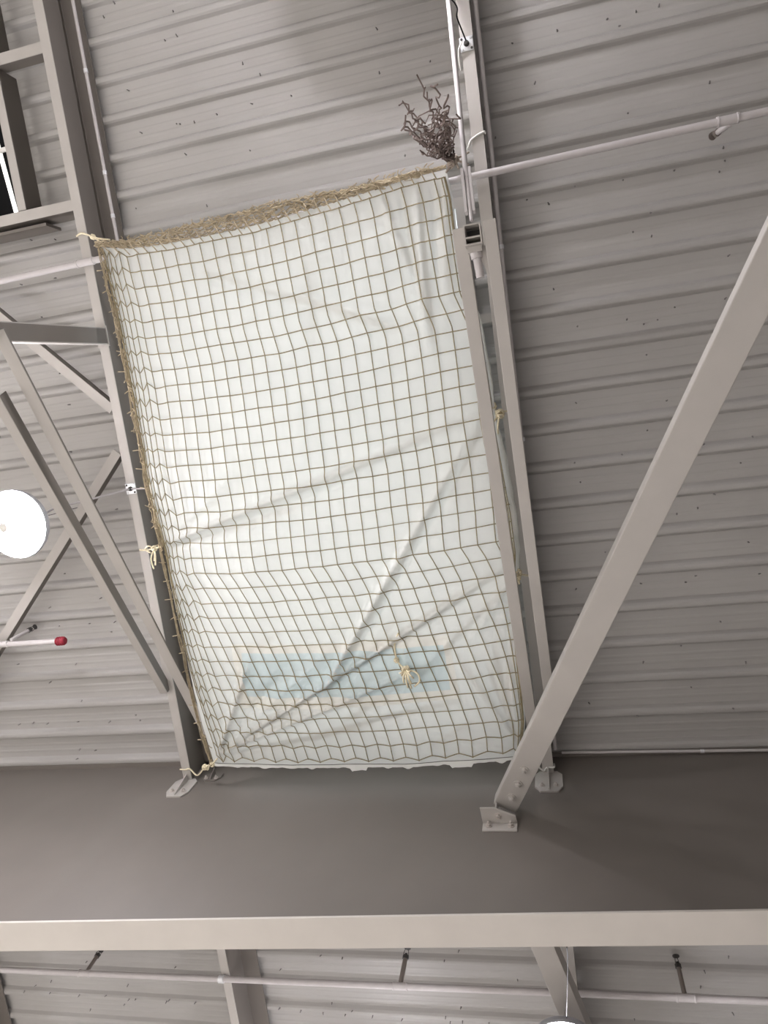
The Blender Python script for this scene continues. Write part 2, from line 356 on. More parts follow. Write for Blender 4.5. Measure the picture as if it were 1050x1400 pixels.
# ------------------------------------------------------------------ hanging frame beside the sheet
hf = thing('hanging_frame', W(-.3, .5, 5.0), 'hanging frame of two long parallel grey rails below the right purlin', 'frame')
def rail(p0, p1, h0, h1, w, dep):
    a, b = H(*p0, h0), H(*p1, h1)
    mb = MB().bar(a, b, w, dep, off=(0, dep/2)); return mb.build('rail', STEEL, hf, bevel=.003), a, b
_, a0, b0 = rail((627,312), (728.5,1000), 4.70, 5.40, .088, .07)
_, a1, b1 = rail((668.5,300), (752,960), 4.62, 5.36, .080, .075)
q = H(662,436,5.62); MB().bar(q - Vector((.14,0,0)), q + Vector((.10,0,0)), .07, .06).build('crossbar', STEEL, hf)
c = H(646,320,4.62)
st = MB(); w2, d2, tt = .054, .063, .009
for a, b in (((-w2,-d2),(w2,-d2+tt)), ((-w2,d2-tt),(w2,d2)), ((-w2,-d2+tt),(-w2+tt,d2-tt)), ((w2-tt,-d2+tt),(w2,d2-tt)), ((-w2+tt,.012),(w2-tt,.022))):
    st.box(c + Vector((a[0],a[1],0)), c + Vector((b[0],b[1],.15)))
st.build('socket_tube', STEEL, hf)
MB().box(c + Vector((-w2+.01,-d2+.01,.15)), c + Vector((w2-.01,d2-.01,.158))).build('socket_cap', DARK, hf)
MB().box(c + Vector((-.045,d2,.05)), c + Vector((.045,d2+.035,.15))).build('collar', STEEL, hf)
MB().tube([c + Vector((.0,d2+.03,.09)), c + Vector((.005,d2+.07,.09)), c + Vector((.0055,d2+.071,.09)), c + Vector((.014,d2+.19,.09))], [.036,.036,.026,.026], 16).build('stub_pipe', PIPE, hf, smooth='auto')
MB().prism([(0,0),(0,.30),(-.05,.27),(-.05,.20),(-.11,.05),(-.11,0)], c + Vector((.125,.06,.10)), (1,0,0), (0,1,0), (0,0,1), .012).build('gusset', STEEL, hf)
# sway pipe with its sleeve
sp = thing('sway_pipe', H(626,150,4.85), 'slim round grey pipe leading to the square socket of the hanging frame', 'pipe')
pa, pb = H(612,-10,5.40), H(637,237,4.84); pd = (pb-pa).normalized(); pa = pa - pd*2.2
MB().tube([pa, pb + pd*.03], .017, 14).build('tube', PIPE, sp, smooth='auto')
e = H(645,302,4.66); MB().tube([pb, e], .0125, 10).build('rod', PIPE, sp, smooth='auto')
q0, q1 = H(636.5,231,4.84), H(643,291,4.70)
for s in (-1, 1):
    MB().bar(q0, q1, .017, .035, off=(s*.024, 0)).build('sleeve_bar', PIPE, sp)

# ------------------------------------------------------------------ big diagonal brace and its angle bracket
A = PY(690, 1106, 3.12); A1 = H(1050, 372, 3.66); dirv = (A1 - A).normalized(); Bend = A + dirv * 6.4
kb = thing('diagonal_brace', A, 'big diagonal steel brace rising from the girder to the right edge', 'brace')
sd = dirv.cross(Vector((0,0,1))).normalized(); up = sd.cross(dirv).normalized(); wB = .180; tB = .10
nb = MB(); 
prof2 = [(-wB/2,0),(wB/2,0),(wB/2,tB),(wB/2-.012,tB),(wB/2-.012,.012),(-wB/2+.012,.012),(-wB/2+.012,tB),(-wB/2,tB)]
nb.prism(prof2, A, sd, up, dirv, 6.4).build('channel_bar', STEEL, kb, bevel=.006)
for x, y in ((717,1052.5),(708.5,1071.5),(699.5,1090)):
    r_ = ray(x, y); o_ = Vector((0,0,EYE)); t = ((A - o_).dot(up)) / r_.dot(up)
    bolt_mb(o_ + r_*t, -up, .024, .020).build('bolt', STEEL, kb, smooth='auto')
ab = thing('angle_bracket', PY(684,1128,3.172), 'bolted steel angle bracket at the foot of the big diagonal brace', 'bracket')
zc = PY(684,1128,3.172)
lz = zc.z
MB().box((zc.x-.128, 3.158, lz-.085), (zc.x+.128, 3.172, lz+.012)).build('web_leg', STEEL, ab, bevel=.003)
MB().prism([(-.128,0),(-.138,.125),(-.03,.125),(.118,.062),(.128,0)], (zc.x, 3.158, lz), (1,0,0), (0,-1,0), (0,0,1), .012).build('outer_leg', STEEL, ab, bevel=.002)
MB().box((zc.x-.03, 3.06, lz+.012), (zc.x-.018, 3.158, A.z+.05)).build('connection_plate', STEEL, ab)
bolt_mb((zc.x-.01, 3.158-.06, lz), (0,0,-1), .018, .018).build('bolt', BOLT, ab, smooth='auto')
for dx in (-.082, .082): bolt_mb((zc.x+dx, 3.158, lz-.032), (0,-1,0), .018, .02).build('bolt', BOLT, ab, smooth='auto')

# ------------------------------------------------------------------ brace beyond the girder
C, D_ = H(742,1296,5.22), H(783,1395,5.12); dv = (D_-C).normalized(); S = C + dv*((3.20-C.y)/dv.y)
fb = thing('diagonal_brace', C, 'diagonal steel brace beyond the girder, passing behind the hanging lamp', 'brace')
L5 = 3.4; sd = dv.cross(Vector((0,0,1))).normalized(); up = sd.cross(dv).normalized()
MB().prism([(-.093,0),(.093,0),(.093,.17),(.081,.17),(.081,.012),(-.093,.012)], S, sd, up, dv, L5).build('angle_bar', STEEL, fb, bevel=.003)

# ------------------------------------------------------------------ braces left of the left purlin
def angle(a, b, w, leg, side, label, name='angle_brace', up=(0,0,1)):
    a, b = Vector(a), Vector(b); t = (b-a).normalized(); s_ = t.cross(Vector(up)).normalized(); u = s_.cross(t).normalized(); th = .007
    poly = [(-w/2,0),(w/2,0),(w/2,th),(-w/2,th)]
    r = thing(name, (a+b)/2, label, 'brace')
    MB().prism(poly, a, s_, u, t, (b-a).length).build('flat_leg', STEEL, r)
    x = side*w/2
    MB().prism([(x,th),(x-side*th,th),(x-side*th,leg),(x,leg)], a, s_, u, t, (b-a).length).build('upright_leg', SHADED, r)
    return r
hp = thing('hanger_post', PX(60,456,-3.47), 'short dark steel hanger post dropping from the left purlin to the left edge', 'post')
a, b = PX(-75,451,-3.47), W(-3.47, -.905, 5.51)
MB().bar(a, b, .13, .008, up=(1,0,0), off=(0,.03)).build('web', SHADED, hp)
for s in (-1, 1): MB().bar(a, b, .008, .07, up=(1,0,0), off=(s*.065,0)).build('flange', STEEL, hp)
MB().box(b + Vector((-.06,-.085,-.012)), b + Vector((.045,.085,0))).build('cap_plate', STEEL, hp)
bolt_mb(PX(3,455,-3.44), (1,0,0), .014).build('bolt', DARK, hp, smooth='auto')
def ang2(p0, p1, w, leg, label):     # p0,p1 points; flat face turned to the floor, upright leg on the right
    return angle(p0, p1, w, leg, 1, label)
m2a, m2b = PX(-4,452,-3.40), H(283,1004,5.56)
r2 = angle(m2a, m2b, .092, .022, 1, 'long angle brace passing in front of the left purlin, from hanger post to girder end')
m1a, m1b = PX(-8,543,-3.535), PX(224,948,-3.53)
r1 = angle(m1a, m1b, .075, .085, 1, 'long angle brace beside the lamp ending behind the left purlin')
angle(H(-70,992,5.60), H(160,618,5.60), .085, .085, -1, 'angle brace rising from the red capped pipe to the left purlin')
angle(H(-60,385,5.60), H(153,560,5.60), .085, .085, 1, 'short angle brace crossing behind the hanger post to the left purlin')

# ------------------------------------------------------------------ white sheet
def lerp_px(tbl, key, k):           # tbl sorted by key index
    for i in range(len(tbl)-1):
        a, b = tbl[i], tbl[i+1]
        if key <= b[0] or i == len(tbl)-2:
            t = (key-a[0])/(b[0]-a[0]) if b[0] != a[0] else 0
            return a[1] + (b[1]-a[1])*t
HS = 5.38
def conv(px): return [H(x, y, HS) for x, y in px]
LEFT = conv([(138,338),(148,380),(158,420),(172,490),(189,580),(205,670),(222,743),(232,790),(247,860),(262,930),(278,995),(292,1040)])
RIGHT = conv([(610,232),(619,270),(624,310),(638,400),(657,440),(668,500),(675,545),(677,565),(683,600),(693,650),(702,700),(708,755),(707,783),(705,800),(708,860),(714,930),(718,985),(714,1035)])
TOP = conv([(138,338),(180,340),(225,334),(300,319),(350,308),(400,294),(450,279),(500,264),(550,247),(590,236),(610,230)])
BOT = conv([(290,1042),(330,1044),(400,1046),(470,1045),(550,1044),(620,1040),(680,1036),(715,1033)])
LT = sorted((p.y, p.x) for p in LEFT); RT = sorted((p.y, p.x) for p in RIGHT); TT = [(p.x, p.y) for p in TOP]; BT = [(p.x, p.y) for p in BOT]
TT.sort(); BT.sort()
CR = []
def crease(a, b, amp, w, h=5.35): CR.append((H(*a,h).xy, H(*b,h).xy, amp, w))
crease((228,744),(655,566),-.055,.042); crease((232,750),(560,632),.030,.05); crease((228,744),(330,640),-.03,.05)
crease((230,746),(420,700),.02,.05); crease((228,742),(290,690),.03,.04)
crease((300,1032),(700,768),-.085,.030); crease((300,1032),(690,785),.055,.035); crease((302,1030),(590,905),-.06,.025); crease((300,1032),(540,985),-.025,.03)
crease((300,1028),(345,895),-.06,.025); crease((300,1030),(400,900),.03,.03); crease((320,1032),(640,960),.025,.04); crease((310,1020),(460,880),-.03,.04)
crease((440,950),(655,575),-.06,.04); crease((452,955),(662,590),.03,.04); crease((470,900),(560,800),.02,.05)
crease((275,375),(440,425),.018,.06); crease((400,400),(560,452),-.024,.05); crease((410,300),(500,282),-.015,.05)
crease((520,268),(560,370),-.03,.03); crease((545,262),(580,440),.025,.03); crease((568,255),(585,480),-.035,.03); crease((590,250),(600,420),.03,.025); crease((606,240),(612,380),-.03,.025); crease((360,300),(350,400),-.012,.04)
crease((470,330),(480,420),.012,.05)
crease((700,790),(560,930),-.025,.04); crease((702,790),(640,880),-.03,.03); crease((700,800),(690,960),.02,.03); crease((714,1025),(620,890),-.025,.03); crease((712,1028),(660,900),.022,.03); crease((712,1028),(690,880),-.025,.025); crease((708,1032),(560,1000),-.018,.03)
crease((545,845),(560,930),-.02,.03)
def sstep(a, b, x):
    t = max(0, min(1, (x-a)/(b-a))); return t*t*(3-2*t)
def edges(u):
    return lerp_px(TT, TT[0][0] + (TT[-1][0]-TT[0][0])*u, 0), lerp_px(BT, BT[0][0] + (BT[-1][0]-BT[0][0])*u, 0)
def hgt(x, y, u, v):
    h = HS - .075*(math.sin(math.pi*min(1,max(0,u)))*math.sin(math.pi*min(1,max(0,v))))**.6
    for a, b, amp, w in CR:
        ab = b-a; L2 = ab.length_squared; p = Vector((x, y))-a; t = p.dot(ab)/L2
        if -.05 < t < 1.05:
            dd = (p - ab*t).length; ww = w*(.45+.8*t)
            if dd < 3*ww: h += amp*math.exp(-(dd/ww)**1.4)*sstep(-.05,.10,t)*(1-sstep(.70,1.05,t))*.85
    q = Vector((x*1.3, y*1.3, 0)); return h + .020*noise.noise(q) + .010*noise.noise(q*2.7+Vector((4,2,0))) + .004*noise.noise(q*7)
def surf(u, v, lift=0.):
    yt, yb = edges(u); y = yt + (yb-yt)*v
    xl = lerp_px(LT, y, 0); xr = lerp_px(RT, y, 0); x = xl + (xr-xl)*u
    return W(x, y, hgt(x, y, u, v) - lift)
def atxy(x, y, lift):
    xl = lerp_px(LT, y, 0); xr = lerp_px(RT, y, 0); u = min(.995, max(.005, (x-xl)/(xr-xl))); yt, yb = edges(u); v = min(.995, max(.005, (y-yt)/(yb-yt)))
    return surf(u, v, lift)
tp = thing('white_sheet', surf(.5,.5), 'large translucent white sheet slung under the skylight inside the net', 'sheet')
NU, NV = 150, 220
mb = MB(); vs = [surf(i/NU, j/NV) for j in range(NV+1) for i in range(NU+1)]
# turned-up hems along the edges, ragged along the bottom
def hem(idx, outv, hgt, seed):
    pass
fs = [(j*(NU+1)+i, j*(NU+1)+i+1, (j+1)*(NU+1)+i+1, (j+1)*(NU+1)+i) for j in range(NV) for i in range(NU)]
mb.add(vs, fs)
cl = mb.build('cloth', TARP, tp, smooth=True)
# strips added above the sheet along its creases; they block skylight and darken them
PL = [((228,744),(655,566),.030,.075,.02),((300,1032),(700,768),.03,.085,.02),((440,955),(655,575),.05,.05,.025),((275,372),(560,452),.02,.07,.03),
      ((300,1030),(590,905),.03,.05,.02),((300,1028),(345,890),.03,.05,.02),((322,1030),(640,955),.02,.06,.02),((330,960),(470,880),.04,.05,.02),
      ((522,270),(565,375),.03,.05,.02),((548,258),(585,445),.03,.06,.02),((570,250),(592,480),.03,.05,.02),((600,245),(612,400),.03,.04,.02),
      ((702,792),(560,930),.03,.05,.02),((703,800),(692,960),.02,.05,.02),((714,1028),(622,893),.03,.05,.02),((712,1030),(662,905),.02,.04,.02),((232,750),(420,690),.02,.06,.02),
      ((310,1026),(420,945),.03,.05,.02),((330,1034),(520,985),.02,.05,.02),((345,1000),(560,905),.04,.05,.02),((470,985),(600,905),.04,.04,.02),((590,1020),(650,985),.03,.03,.02),
      ((655,580),(610,690),.05,.03,.03),((500,905),(550,835),.05,.04,.03),((330,890),(380,870),.03,.04,.02),((690,960),(672,880),.03,.04,.02),((380,300),(470,290),.03,.05,.03),((420,345),(430,470),.02,.04,.03)]
pm = MB()
for a, b, wa, wb, gap in PL:
    A_, B_ = H(*a, 5.34).xy, H(*b, 5.34).xy; dr = (B_-A_).normalized(); nn = Vector((-dr.y, dr.x)); N = 40; o = []
    for i in range(N+1):
        t = i/N; c_ = A_.lerp(B_, t) + nn*.012*noise.noise(Vector((t*4, a[0]*.1, 3))); wd = (wa + (wb-wa)*t)*(1 + .35*noise.noise(Vector((t*5, a[1]*.1, 7))))*min(1, (1-t)*5+.15)
        for k in range(5):
            f = k/4-.5; q_ = c_ + nn*f*wd; o.append(atxy(q_.x, q_.y, -(gap + .02*(1-4*f*f))))
    pm.add(o, [(i*5+k, i*5+k+1, (i+1)*5+k+1, (i+1)*5+k) for i in range(N) for k in range(4)])
pm.build('crease_shade_strips', CREASE_SHADE, tp, smooth=True)
hb = MB(); r1_, r2_ = [], []
for i in range(NU+1):
    p = vs[NV*(NU+1)+i]; rg = .020 + .018*max(0, noise.noise(Vector((i*.21,3,1)))) + (.02 if i in range(70,78) or i in range(118,128) else 0)
    r1_.append(p + Vector((0,.004,-.004))); r2_.append(p + Vector((0, rg*1.5, -.004 + .012*noise.noise(Vector((i*.3,9,1))))))
hb.add(r1_ + r2_, [(i, i+1, NU+2+i, NU+1+i) for i in range(NU)])
hb.build('hem', TAPE, tp, smooth=True)
# rolled edge bundles hanging between the rail and the purlin
def roll(P, R, label=None):
    pts = spline(P, 8); n = len(pts); rr = [R*(.25+.75*math.sin(math.pi*min(1,max(.02,i/(n-1))))**.7) for i in range(n)]
    return MB().tube(wob(pts, .012, 9), rr, 9).build('rolled_edge', TAPE, tp, smooth=True)
roll([H(648,410,5.42),H(655,450,5.42),H(663,495,5.42),H(669,530,5.42),H(674,556,5.42)], .034)
roll([H(676,575,5.42),H(683,610,5.42),H(692,660,5.42),H(700,710,5.42),H(705,755,5.42),H(707,780,5.42)], .040)
# taped patch near the bottom
def uv_of(px, py):
    u, v = .5, .5
    tgt = Vector((px, py))
    for _ in range(40):
        def pr(u, v):
            p = surf(u, v, .004) - Vector((0,0,EYE)); z = p.dot(FW); return Vector((525 + FPX*p.dot(RX)/z, 700 + FPX*p.dot(DN)/z))
        f0 = pr(u, v); fu = (pr(u+.01, v)-f0)/.01; fv = (pr(u, v+.01)-f0)/.01; e = tgt-f0; dt = fu.x*fv.y-fu.y*fv.x
        du = (e.x*fv.y-e.y*fv.x)/dt; dv = (fu.x*e.y-fu.y*e.x)/dt; u = min(1,max(0,u+du*.6)); v = min(1,max(0,v+dv*.6))
    return u, v
def quad(c00, c10, c11, c01, m, name, lift, nu=60, nv=24):
    vs = []
    for j in range(nv+1):
        for i in range(nu+1):
            a, b = i/nu, j/nv
            u = (c00[0]*(1-a)+c10[0]*a)*(1-b) + (c01[0]*(1-a)+c11[0]*a)*b; v = (c00[1]*(1-a)+c10[1]*a)*(1-b) + (c01[1]*(1-a)+c11[1]*a)*b
            vs.append(surf(u, v, lift))
    return MB().add(vs, [(j*(nu+1)+i, j*(nu+1)+i+1, (j+1)*(nu+1)+i+1, (j+1)*(nu+1)+i) for j in range(nv) for i in range(nu)]).build(name, m, tp, smooth=True)
o00, o10, o11, o01 = uv_of(316,881), uv_of(612,868), uv_of(630,955), uv_of(330,968)
i00, i10, i11, i01 = uv_of(330,893), uv_of(606,882), uv_of(616,943), uv_of(338,952)
quad(i00, i10, i11, i01, PATCH, 'patch', .004)['label'] = 'pale blue rectangular patch'
quad(o00, o10, i10, i00, TAPE, 'tape_strip', .006, 60, 5); quad(i01, i11, o11, o01, TAPE, 'tape_strip', .006, 60, 5)
quad(o00, i00, i01, o01, TAPE, 'tape_strip', .006, 5, 24); quad(i10, o10, o11, i11, TAPE, 'tape_strip', .006, 5, 24)

# ------------------------------------------------------------------ net
nt_ = thing('safety_net', surf(.5,.5,.02), 'tan square mesh net carrying the white sheet', 'net')
us = []; u = -.15
while u < 1.30:
    us.append(u)
    du = .0365 + .008*max(0,min(1,u)); u += du
NR = 33; vsn = [.012 + .976*(j/(NR)) for j in range(NR+1)]
vsn = [v if v < .93 else v for v in vsn] 
def shear(v): return .145*max(0, min(.37, v-.605))/.37 - .016*sstep(.42,.61,v)*(1-sstep(.60,.66,v)) + .006*math.sin(v*9)
RCO = .0042
def netpt(i, v, jj=None):
    ub = us[i] + shear(v) - .035
    uu = ub; zz = 0
    if uu < .09:                          # crowded, slack columns at the left edge
        k = (uu+.15)/.24; uu = .006 + .084*max(0,k)**2.0
    if uu > .93:
        k = (uu-.93); uu = .93 + .065*(1-math.exp(-k/.05))
    slack = (1-sstep(.03,.12,uu))*(.7 + .3*math.sin(v*31))
    dv = (.0085 if i % 2 else -.0085)*slack
    dv += .0022*noise.noise(Vector((i*.5, v*23, 2))); uu += .0035*noise.noise(Vector((i*.25, v*7, 8)))
    vv = v + dv
    if v > .93: vv += (.004 if i % 2 else -.004)*sstep(.93,.98,v)
    return max(.002,min(.998,uu)), max(.004,min(.996,vv))
def nlift(u, v): return .014
net = MB()
for j, v in enumerate(vsn):               # rows
    pts = []
    for i in range(len(us)):
        u, w = netpt(i, v); 
        if pts and (u - lu) < .0035 and u > .9: continue
        pts.append((u, w)); lu = u
    P = []
    for a, b in zip(pts, pts[1:]):
        for t in (0, .25, .5, .75): P.append(surf(a[0]+(b[0]-a[0])*t, a[1]+(b[1]-a[1])*t, .016 - .004*math.sin(math.pi*t)))
    P.append(surf(*pts[-1], .016)); net.tube(P, RCO, 4, False)
for i in range(len(us)):                  # columns
    run = []
    for j in range(NR+1):
        u, w = netpt(i, vsn[j]); run.append((u, w))
    P = []
    for a, b in zip(run, run[1:]):
        for t in (0, .25, .5, .75): P.append(surf(a[0]+(b[0]-a[0])*t, a[1]+(b[1]-a[1])*t, .016))
    P.append(surf(*run[-1], .016))
    if us[i] > 1.16: continue
    net.tube(P, RCO, 4, False)
# knots where the cords cross
for j in range(0, NR+1):
    for i in range(len(us)):
        if us[i] > 1.1: continue
        u, w = netpt(i, vsn[j]); c = surf(u, w, .017)
        if u < .05 or u > .97: continue
        net.add([c+Vector(q)*.0085 for q in ((1,0,0),(-1,0,0),(0,1,0),(0,-1,0),(0,0,1),(0,0,-1))], [(0,2,4),(2,1,4),(1,3,4),(3,0,4),(2,0,5),(1,2,5),(3,1,5),(0,3,5)])
net.build('netting', CORD, nt_)
# gathered selvedge along the top: a rope of slack meshes
tb = MB()
def topedge(t):
    x = TT[0][0] - .03 + (TT[-1][0]-TT[0][0]+.03)*t; return W(x, lerp_px(TT, max(TT[0][0], x), 0), HS-.02)
def bulge(t): return (.025 + .085*math.sin(math.pi*min(1,t*1.02))**.8)*(1 if t < .55 else 1-.75*(t-.55)/.45)
for k in range(12):
    P = []; o1, o2, ph = random.random(), random.random(), random.random()*50; N = 110
    for i in range(N+1):
        t = i/N; p = topedge(t); B_ = bulge(t)
        a = min(1, max(0, o1 + .45*noise.noise(Vector((t*14, ph, 0))))); zz = (o2-.5)*.06 + .03*noise.noise(Vector((t*17, ph, 5)))
        zig = .010*math.sin(i*2.1+ph)
        P.append(p + Vector((.008*noise.noise(Vector((t*60,ph,2))), -.004 - B_*a + zig, zz*(.3+B_*6)*.6)))
    tb.tube(P, .0048, 4, False)
for k in range(210):
    t = random.random()**.85*.97; p = topedge(t); B_ = bulge(t); l = random.uniform(.02,.07)
    q = p + Vector((0, -random.random()*B_*1.05, random.uniform(-.03,.02)))
    P = [q, q + Vector((random.uniform(-l,l), random.uniform(-.4,.4)*l, random.uniform(-.015,.015))), q + Vector((random.uniform(-l,l)*1.4, random.uniform(-.5,.5)*l, random.uniform(-.02,.01)))]
    tb.tube(P, .0046, 4, False)
for k in range(60):                       # loose loops standing off the roll
    t = random.random()*.97; p = topedge(t) + Vector((0,-bulge(t)*.8,-.01)); l = random.uniform(.02,.05)
    tb.tube([p, p+Vector((random.uniform(-.02,.02),-l*.7,0)), p+Vector((random.uniform(-.02,.04),-l,-.01))], .004, 4, False)
for k in range(34):                       # cords that climb from the first row over the hem into the roll
    u = .03 + k*.0285; a = surf(min(.99,u), .012, .014); t = u; b = topedge(min(1,t-.006)) + Vector((0,-bulge(t)*.5,-.025))
    tb.tube([a, a.lerp(b,.5)+Vector((0,0,-.012)), b], .0046, 4, False)
tb.build('gathered_edge', BUNDLE, nt_)
lb = MB()
def leftedge(t):
    y = LT[0][0] + (LT[-1][0]-LT[0][0])*t; return W(lerp_px(LT, y, 0), y, HS-.012)
for k in range(6):
    P = []; o1, ph = random.random(), random.random()*50; N = 130
    for i in range(N+1):
        t = i/N; p = leftedge(t); B_ = .042 if t < .56 else .016
        if t < .05: B_ *= 1.3
        P.append(p + Vector((-.03 + B_*min(1,max(0,o1+.5*noise.noise(Vector((t*22,ph,0))))), .012*math.sin(i*1.9+ph), .03*noise.noise(Vector((t*18,ph,4))))))
    lb.tube(P, .0046, 4, False)
for k in range(110):
    t = random.random() if random.random() < .2 else random.random()*.57; p = leftedge(t) + Vector((random.uniform(-.026,.022),0,random.uniform(-.02,.01))); l = random.uniform(.02,.06)
    lb.tube([p, p+Vector((random.uniform(-.02,.02), l*.5, -.008)), p+Vector((random.uniform(-.03,.03), l, 0))], .0045, 4, False)
for k in range(26):                       # short cut ends sticking out to the left
    t = .04 + k*.0365; p = leftedge(t); lb.tube([p, p+Vector((-.03,.0,-.005)), p+Vector((-.055-random.random()*.03, random.uniform(-.02,.02),-.004))], .0042, 4, False)
lb.build('gathered_edge', BUNDLE, nt_)
# loose tail hanging straight down from the upper right corner
tl = MB(); top = H(614,214,5.36)
def tailcord(off, l, spread, ph, r=.0052):
    P = []; N = int(l/.035)+3
    for i in range(N+1):
        t = i/N; s_ = spread*(t**.8)
        P.append(top + Vector((off[0]*s_ - .045*l*t + .015*math.sin(i*1.3+ph)*(.3+t) + .022*noise.noise(Vector((ph,i*.5,1))), off[1]*s_ + .015*math.cos(i*1.5+ph*2)*(.3+t), -l*t)))
    tl.tube(P, r, 4, False); return P
allp = []
for k in range(26):
    a = random.random()*6.28; rr = random.random()**.5
    l = random.choice([.45,.55,.65,.7,.8,.85,.95]); 
    if k < 5: l = (1.12,1.02,.98,.95,.9)[k]
    allp.append(tailcord((math.cos(a)*rr, math.sin(a)*rr), l, .13 + .05*random.random(), k*2.3))
for k in range(90):
    P = random.choice(allp); Q = random.choice(allp); i = random.randrange(2, min(len(P), len(Q)))
    if (P[i]-Q[i]).length < .16:
        mid = P[i].lerp(Q[i], .5) + Vector((random.uniform(-.02,.02), random.uniform(-.02,.02), -.03)); tl.tube([P[i], mid, Q[i]], .0038, 4, False)
for k in range(30):
    P = random.choice(allp); i = random.randrange(3, len(P)); q = P[i]; tl.tube([q, q+Vector((random.uniform(-.05,.05), random.uniform(-.05,.05), random.uniform(-.05,.02)))], .0042, 4, False)
for k in range(22):                       # crowded throat of the tail
    a = random.random()*6.28; tl.tube([top+Vector((math.cos(a)*.03,math.sin(a)*.03,.03)), top+Vector((math.cos(a+1)*.045,math.sin(a+1)*.045,-.05)), top+Vector((math.cos(a+2)*.05,math.sin(a+2)*.05,-.14))], .006, 4, False)
tl.build('loose_tail', TAILM, nt_)

# ------------------------------------------------------------------ ropes
def rope(paths, label, r=.0075, knots=(), name='tie_rope', m=ROPE):
    mb = MB()
    for P in paths: mb.tube(spline(P, 6), r, 6)
    for c, s_ in knots:
        for k in range(9):
            a = random.random()*6.28; b = random.random()*3.14; pts = []
            ax1 = Vector((math.cos(a)*math.sin(b), math.sin(a)*math.sin(b), math.cos(b))); u_ = ax1.orthogonal().normalized(); w_ = ax1.cross(u_)
            for i in range(9): t = i/8*5.2; pts.append(c + (u_*math.cos(t) + w_*math.sin(t))*s_*random.uniform(.8,1.05))
            mb.tube(pts, r*.85, 5)
    return tag(mb.build(name, m, smooth=True), label, 'rope')
def strand(c, dx, dy, dz): return [c, c+Vector((dx*.4,dy*.5,dz*.3)), c+Vector((dx,dy,dz))]
fl = HP - .012
k1_ = H(127,324,5.42)
rope([[W(-3.535,-1.735,HP-.006), H(112,319,5.485), k1_], [k1_, H(136,330,5.38), H(142,336,5.37)], [k1_, H(134,326,5.40), H(150,328,5.38)]], 'pale tie rope from the left purlin to the upper left net corner', knots=[(k1_, .02)])
k2 = H(211,750,5.40)
rope([[H(191,752,5.50), H(200,752,5.48), k2], [k2, H(218,748,5.38), H(226,744,5.36)], strand(k2, .0, .10, -.04), strand(k2, .03, .13, -.08), [k2, k2+Vector((-.04,-.03,-.02)), k2+Vector((-.08,.0,-.01)), k2+Vector((-.03,.03,-.02))], [k2, k2+Vector((-.03,.08,-.03)), k2+Vector((-.01,.17,-.05))]],
     'cream tie rope with a knot halfway down the left edge of the net', knots=[(k2, .024), (H(219,747,5.38), .018)])
k3 = H(280,1049,5.40)
rope([[W(-3.535,3.045,fl), W(-3.48,3.05,fl-.002), W(-3.432,3.045,fl), H(270,1060,5.46), k3, H(290,1044,5.36), H(297,1037,5.35)], [k3, k3+Vector((.03,.02,-.01)), k3+Vector((.06,-.03,-.02))]], 'pale rope looped round the left purlin foot, knotted to the lower sheet corner', knots=[(k3, .024), (H(290,1045,5.37), .022)], r=.007)
k4 = H(683,566,5.40); k4b = H(673,556,5.40)
rope([[H(670,548,5.40), k4b, k4, H(688,563,5.44), H(693,562,5.47)], [k4, k4+Vector((-.04,.04,-.03)), k4+Vector((-.07,.07,-.04))], [k4, k4+Vector((-.02,.08,-.03)), k4+Vector((-.03,.16,-.02))], [k4b, k4+Vector((-.10,.04,-.02)), k4+Vector((-.05,.02,-.03))]],
     'cream rope tie in the gap between the rails, upper of the two there', knots=[(k4, .036), (k4b, .032)])
k5 = H(707,784,5.40)
rope([[H(706,772,5.40), k5, H(716,786,5.44), H(724,787,5.46)], strand(k5, -.02, .07, -.02), strand(k5, .01, .08, -.03), [k5, H(706,792,5.40), H(712,840,5.44), H(713,850,5.46)]], 'cream rope tie in the gap between the rails, lower of the two there', knots=[(k5, .036), (k5+Vector((-.01,.04,0)), .03)])
k6 = H(622,218,5.40)
rope([[H(610,236,5.36), k6, H(630,214,5.46), H(641,208,5.50)], [k6, H(632,222,5.44), H(640,225,5.5)], strand(k6,.02,.07,-.02)], 'frayed brown rope tying the upper right net corner to the purlin', knots=[(k6, .026), (H(617,224,5.38), .03)], m=mat('frayed_rope', (.47,.40,.34), .85, var=.2, scale=50))
s0 = surf(*uv_of(543,901), .03); s1 = surf(*uv_of(556,913), .04)
lo = [[surf(*uv_of(545,865), .02), surf(*uv_of(540,880), .022), s0], [s0, surf(*uv_of(549,908), .035), s1]]
for dx, dy, z in ((-.04,.05,.0),(-.02,.09,-.05),(.01,.13,-.06),(.04,.10,-.05),(.06,.06,-.04),(.03,.15,-.03),(-.05,.02,-.02),(.05,.0,-.03)):
    lo.append([s1, s1+Vector((dx*.7, dy*.4, z-.02)), s1+Vector((dx, dy, z))])
lo.append([s1, s1+Vector((.09,.02,-.03)), s1+Vector((.11,.08,-.05)), s1+Vector((.06,.13,-.04))])
rope(lo, 'knotted scrap of cream rope hanging from the net over the blue patch', knots=[(s0, .02), (s1, .032)], name='rope_scrap')
# straps round the right purlin
tag(MB().tube(spline([H(639,204,5.56), H(641,199,5.50), W(-.245, -1.80, HP-.006), W(-.20,-1.825,HP-.007), W(-.142,-1.84,HP-.006), W(-.138,-1.84,HP+.03)], 6), .008, 6).build('cable_tie', WHITE, smooth=True), 'white strap wrapped round the right purlin above the sprinkler pipe', 'strap')
tag(MB().tube(spline([H(734,1043,5.44), H(738,1050,5.47), H(744,1053.5,HP-.006), W(-.20,3.11,HP-.008), W(-.142,3.11,HP-.006), W(-.139,3.11,HP+.05)], 6), .007, 6).build('cable_tie', WHITE, smooth=True), 'pale strap round the right purlin foot just above its end plate', 'strap')

